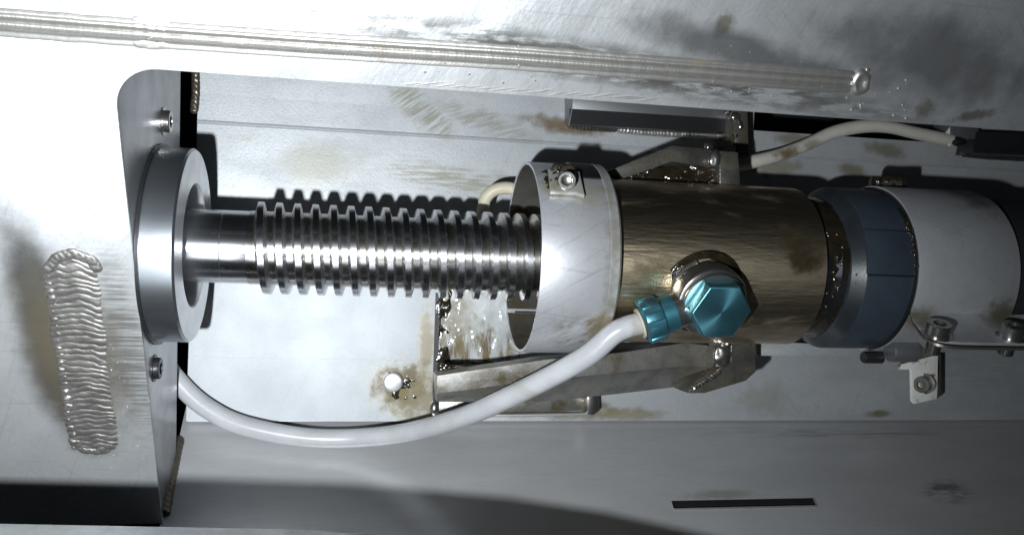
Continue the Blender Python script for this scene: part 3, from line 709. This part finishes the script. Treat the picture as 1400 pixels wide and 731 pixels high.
bm = B(); blob(bm, at(987, 486, 2), 15, 3, .35, (.9, .6, 1.3)); blob(bm, at(992, 468, 4), 9, 3, .4); weld(bm, [at(945, 532, -3), at(965, 520, -3.5), at(985, 507, -3)], 8, 3.5, (0, -1, 0), 6, 1.2, .4, 71); make('weld_bead', bm, M_bolt, la, angle=60)

# ------------------------------------------------------------------ upper clamp arm
ua = thing('tube_bracket', 'bent steel bracket above the brown cylinder, greasy on its underside', 'bracket', at(919, 230, 0))
yU = -8.0
bm = B()
ft = [at(826, 236, yU), at(919, 199, yU), at(972, 204, yU)]; fb = [at(853, 244, yU), at(919, 221, yU), at(972, 229, yU)]
rv = []
for p, q in zip(ft, fb): rv.append([bm.verts.new(x) for x in (p, q, V((q.x, 60, q.z - 2)), V((p.x, 60, p.z)))])
for a, b in zip(rv, rv[1:]):
    for j in range(4): bm.faces.new((a[j], b[j], b[(j + 1) % 4], a[(j + 1) % 4]))
bm.faces.new(rv[0][::-1]); bm.faces.new(rv[-1])
make('arm', bm, M_arm, ua, bevel=.9)
bm = B(); prism(bm, [at(x, y, -16) for x, y in ((984, 206), (1009, 208), (1013, 258), (984, 256))], (0, 70, 0)); make('end_block', bm, M_arm, ua, bevel=1.3)
bm = B(); blob(bm, at(977, 217, -12), 12.5, 3, .22, (.85, .6, 1.15)); blob(bm, at(968, 200, -4), 6, 2, .4); make('weld_bead', bm, M_bolt, ua, angle=60)
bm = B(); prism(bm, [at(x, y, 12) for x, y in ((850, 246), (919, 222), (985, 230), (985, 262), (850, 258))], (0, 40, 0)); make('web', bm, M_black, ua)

# ------------------------------------------------------------------ rails on the upper wall
r1 = thing('guide_rail', 'black faced guide rail on the upper wall left of the cable', 'guide rail', at(880, 165, WALL))
yR = 138.0
bm = B(); prism(bm, [at(782, 118, yR), at(782, 149, yR), at(1003, 163, yR), at(1003, 120, yR)], (0, 44, 0)); make('bar', bm, M_rail, r1, bevel=.6)
bm = B()
rows = [[at(778.5, 149, yR), at(778.5, 170, yR + 4), at(778.5, 174, yR + 44), at(778.5, 149, yR + 44)], [at(1003, 163, yR), at(1003, 182, yR + 4), at(1003, 186, yR + 44), at(1003, 163, yR + 44)]]
rv = [[bm.verts.new(p + V((0, 0, -.05))) for p in r] for r in rows]
for j in range(4): bm.faces.new((rv[0][j], rv[1][j], rv[1][(j + 1) % 4], rv[0][(j + 1) % 4]))
bm.faces.new(rv[0][::-1]); bm.faces.new(rv[1]); make('wear_strip', bm, M_black, r1)
bm = B(); prism(bm, [at(781, 120, yR), at(781, 150, yR), at(777, 172, yR + 3), at(772, 169, yR + 44), at(772, 130, yR + 44)], (2, 0, 0)); make('end_face', bm, M_rail, r1)
bm = B(); weld(bm, [at(775, 170, WALL - 8), at(800, 174, WALL - 8), at(845, 176, WALL - 8)], 12, 5, (0, -.8, -.6), 6, 1.2, .5, 81); make('weld_bead', bm, M_weldark, r1, angle=60)
bm = B(); weld(bm, [at(842, 177, WALL - 8), at(880, 181, WALL - 8), at(940, 184, WALL - 8), at(998, 187, WALL - 8)], 11, 5, (0, -.8, -.6), 6, 1.2, .5, 82); make('weld_bead', bm, M_weldtop, r1, angle=60)
bm = B(); prism(bm, [at(1002, 148, 110), at(1022, 150, 110), at(1024, 214, 110), at(1006, 210, 110)], (0, 70, 0)); make('end_plate', bm, M_inner, r1, bevel=1)
bm = B(); blob(bm, at(1005, 160, 112), 9, 2, .45, (1, .6, 1)); blob(bm, at(1012, 172, 108), 6, 2, .45, (.8, .6, 1.3)); blob(bm, at(998, 154, 128), 8, 2, .5); make('weld_blob', bm, M_bolt, r1, angle=60)
r2 = thing('guide_rail', 'dark guide rail on the upper wall at the right picture edge', 'guide rail', at(1360, 200, WALL))
bm = B(); prism(bm, [at(1299, 150, yR), at(1299, 188, yR), at(1338, 190, yR), at(1338, 150, yR)], (0, 44, 0)); make('bar', bm, M_rail, r2, bevel=.6)
bm = B(); prism(bm, [at(1336, 180, yR - 4), at(1330, 208, yR), at(1480, 216, yR), at(1480, 186, yR - 4)], (0, 44, 0)); make('wear_strip', bm, M_black, r2, bevel=.6)
bm = B(); blob(bm, at(1320, 209, 165), 8, 2, .45); weld(bm, [at(1318, 211, WALL - 6), at(1350, 214, WALL - 6), at(1420, 218, WALL - 6)], 11, 4, (0, -.8, -.6), 6, 1.3, .5, 83); make('weld_bead', bm, M_weldark, r2, angle=60)
bm = B(); prism(bm, [at(1290, 186, 136), at(1299, 174, 136), at(1299, 200, 136)], (0, 3, 0)); make('clip', bm, M_white, r2)
bm = B(); blob(bm, at(1310, 194, 134), 11, 2, .4, (1, .7, .8)); make('grommet', bm, M_black, r2)

# low rail under the arm
lr = thing('base_rail', 'short bright steel rail with upright end lug on the wall under the hose', 'rail', at(760, 570, WALL))
bm = B(); prism(bm, [at(600, 548, 168), at(802, 543, 168), at(802, 561, 168), at(600, 566, 168)], (0, 14, 0)); make('bar', bm, M_armlow, lr, bevel=1.2)
bm = B(); sweep(bm, [at(600, 567, 172), at(700, 567, 172), at(806, 565, 172)], 3.2, 10); make('edge_bead', bm, M_weldtop, lr)
bm = B(); prism(bm, [at(803, 520, 150), at(818, 520, 150), at(820, 560, 150), at(812, 568, 150), at(803, 566, 150)], (0, 30, 0)); make('lug', bm, M_bolt, lr, bevel=2.5)
# grey strip behind the tubes on the right
bs = thing('support_bar', 'grey support bar along the wall under brown cylinder and blue ring', 'bar', at(1130, 486, 100))
bm = B(); prism(bm, [at(1034, 466, 60), at(1220, 474, 60), at(1220, 488, 60), at(1034, 486, 60)], (0, 60, 0)); make('bar', bm, M_wall, bs, bevel=1)

# ------------------------------------------------------------------ cables
bm = B(); sweep(bm, catmull([at(1000, 226, 132), at(1030, 221, 132), at(1062, 213, 134), at(1100, 199, 138), at(1140, 181, 140), at(1180, 173, 138), at(1215, 174, 138), at(1252, 182, 140), at(1299, 192, 144)], 10), lambda t: 11.0 + .5 * math.sin(t * 14), 22)
tag(make('cable', bm, M_cable, base=at(1030, 221, 132)), 'dirty grey cable arching across the dark opening at upper right', 'cable')
bm = B(); sweep(bm, catmull([at(652, 312, 120), at(660, 288, 112), at(664, 271, 104), at(676, 260, 98), at(694, 257, 96), at(716, 262, 96)], 10), 9.5, 22)
tag(make('cable', bm, M_cream, base=at(660, 288, 112)), 'cream cable end curling up behind the screw into the sleeve', 'cable')

# ------------------------------------------------------------------ grease
def cyl(x0, x1, d0, d1, r):
    def f(u, v):
        a = math.radians(d0 + (d1 - d0) * v); n = V((0, -math.sin(a), math.cos(a))); return V((x0 + (x1 - x0) * u, 0, 0)) + n * r, n
    return f
bm = B()
film(bm, cyl(632, 672, 5, 175, 102), 30, 150, 4.5, 3, (1.0, 6), -.3, False, 1)
film(bm, cyl(755, 763.6, 45, 92, 123.6), 10, 50, 3.5, 5, (2, 12), -.1)
film(bm, cyl(676, 686, 88, 112, 110), 10, 30, 4, 6, (3, 9), .1)
tag(make('grease', bm, M_grease, angle=180), kind='stuff')
bm = B()
film(bm, patch(852, 228, 988, 262, 6), 90, 34, 6, 8, (6, 3), -.3)
film(bm, patch(1192, 242, 1240, 262, -1), 40, 16, 8, 9, (5, 3), .12)
film(bm, patch(598, 498, 750, 512, 96), 70, 14, 7, 12, (12, 2), -.1)
tag(make('grease', bm, M_grease, angle=180), kind='stuff')
bm = B()
film(bm, patch(590, 395, 618, 510, WALL - .6), 40, 120, 4, 22, (1.6, 5), -.12)
film(bm, patch(594, 492, 700, 510, WALL - .6), 90, 26, 3, 23, (6, 2), -.1)
tag(make('grease', bm, M_grease, angle=180), kind='stuff')
bm = B()
film(bm, patch(596, 395, 712, 508, WALL - .3), 130, 120, 1.9, 21, (10, 8), -.8)
tag(make('grease', bm, M_clear, angle=180), kind='stuff')
bm = B()
film(bm, cyl(232, 268, 28, 52, 134.4), 34, 34, 3.0, 31, (5, 5), .12)
def aro(u, v):
    a = 2 * math.pi * v; d = hd * math.cos(a) + AX.cross(hd) * math.sin(a); return bz(117) + d * (49 + 10 * u) - AX * (3 * u), (AX + d * .3).normalized()
film(bm, aro, 12, 90, 5, 33, (2, 14), .05)
for i in range(16): blob(bm, nutc + V((random.gauss(-8, 7), random.gauss(5, 2), random.gauss(0, 7))), random.uniform(1.2, 2.6), 2, .5)
tag(make('grease', bm, M_grease, angle=180), kind='stuff')
bm = B()                                                  # small wet drops that catch the flash
for i in range(22): blob(bm, tube_pt(random.uniform(638, 662), math.radians(random.choice((random.gauss(66, 6), random.gauss(112, 7), random.gauss(90, 8)))), 103.5), random.uniform(2, 4), 2, .2)
for i in range(16): blob(bm, tube_pt(random.uniform(752, 762), math.radians(random.uniform(62, 92)), 124.6), random.uniform(1.2, 2.4), 2, .15)
for i in range(30): blob(bm, at(random.uniform(872, 984), random.uniform(238, 256), 0), random.uniform(1.5, 3.2), 2, .2)
for i in range(12): blob(bm, at(random.uniform(1192, 1240), random.uniform(248, 260), -4), random.uniform(1.2, 2.4), 2, .2)
for i in range(16): blob(bm, at(random.gauss(1003, 5), random.uniform(150, 205), 109), random.uniform(1.2, 2.4), 2, .2)
tag(make('oil_drops', bm, M_wet), kind='stuff')
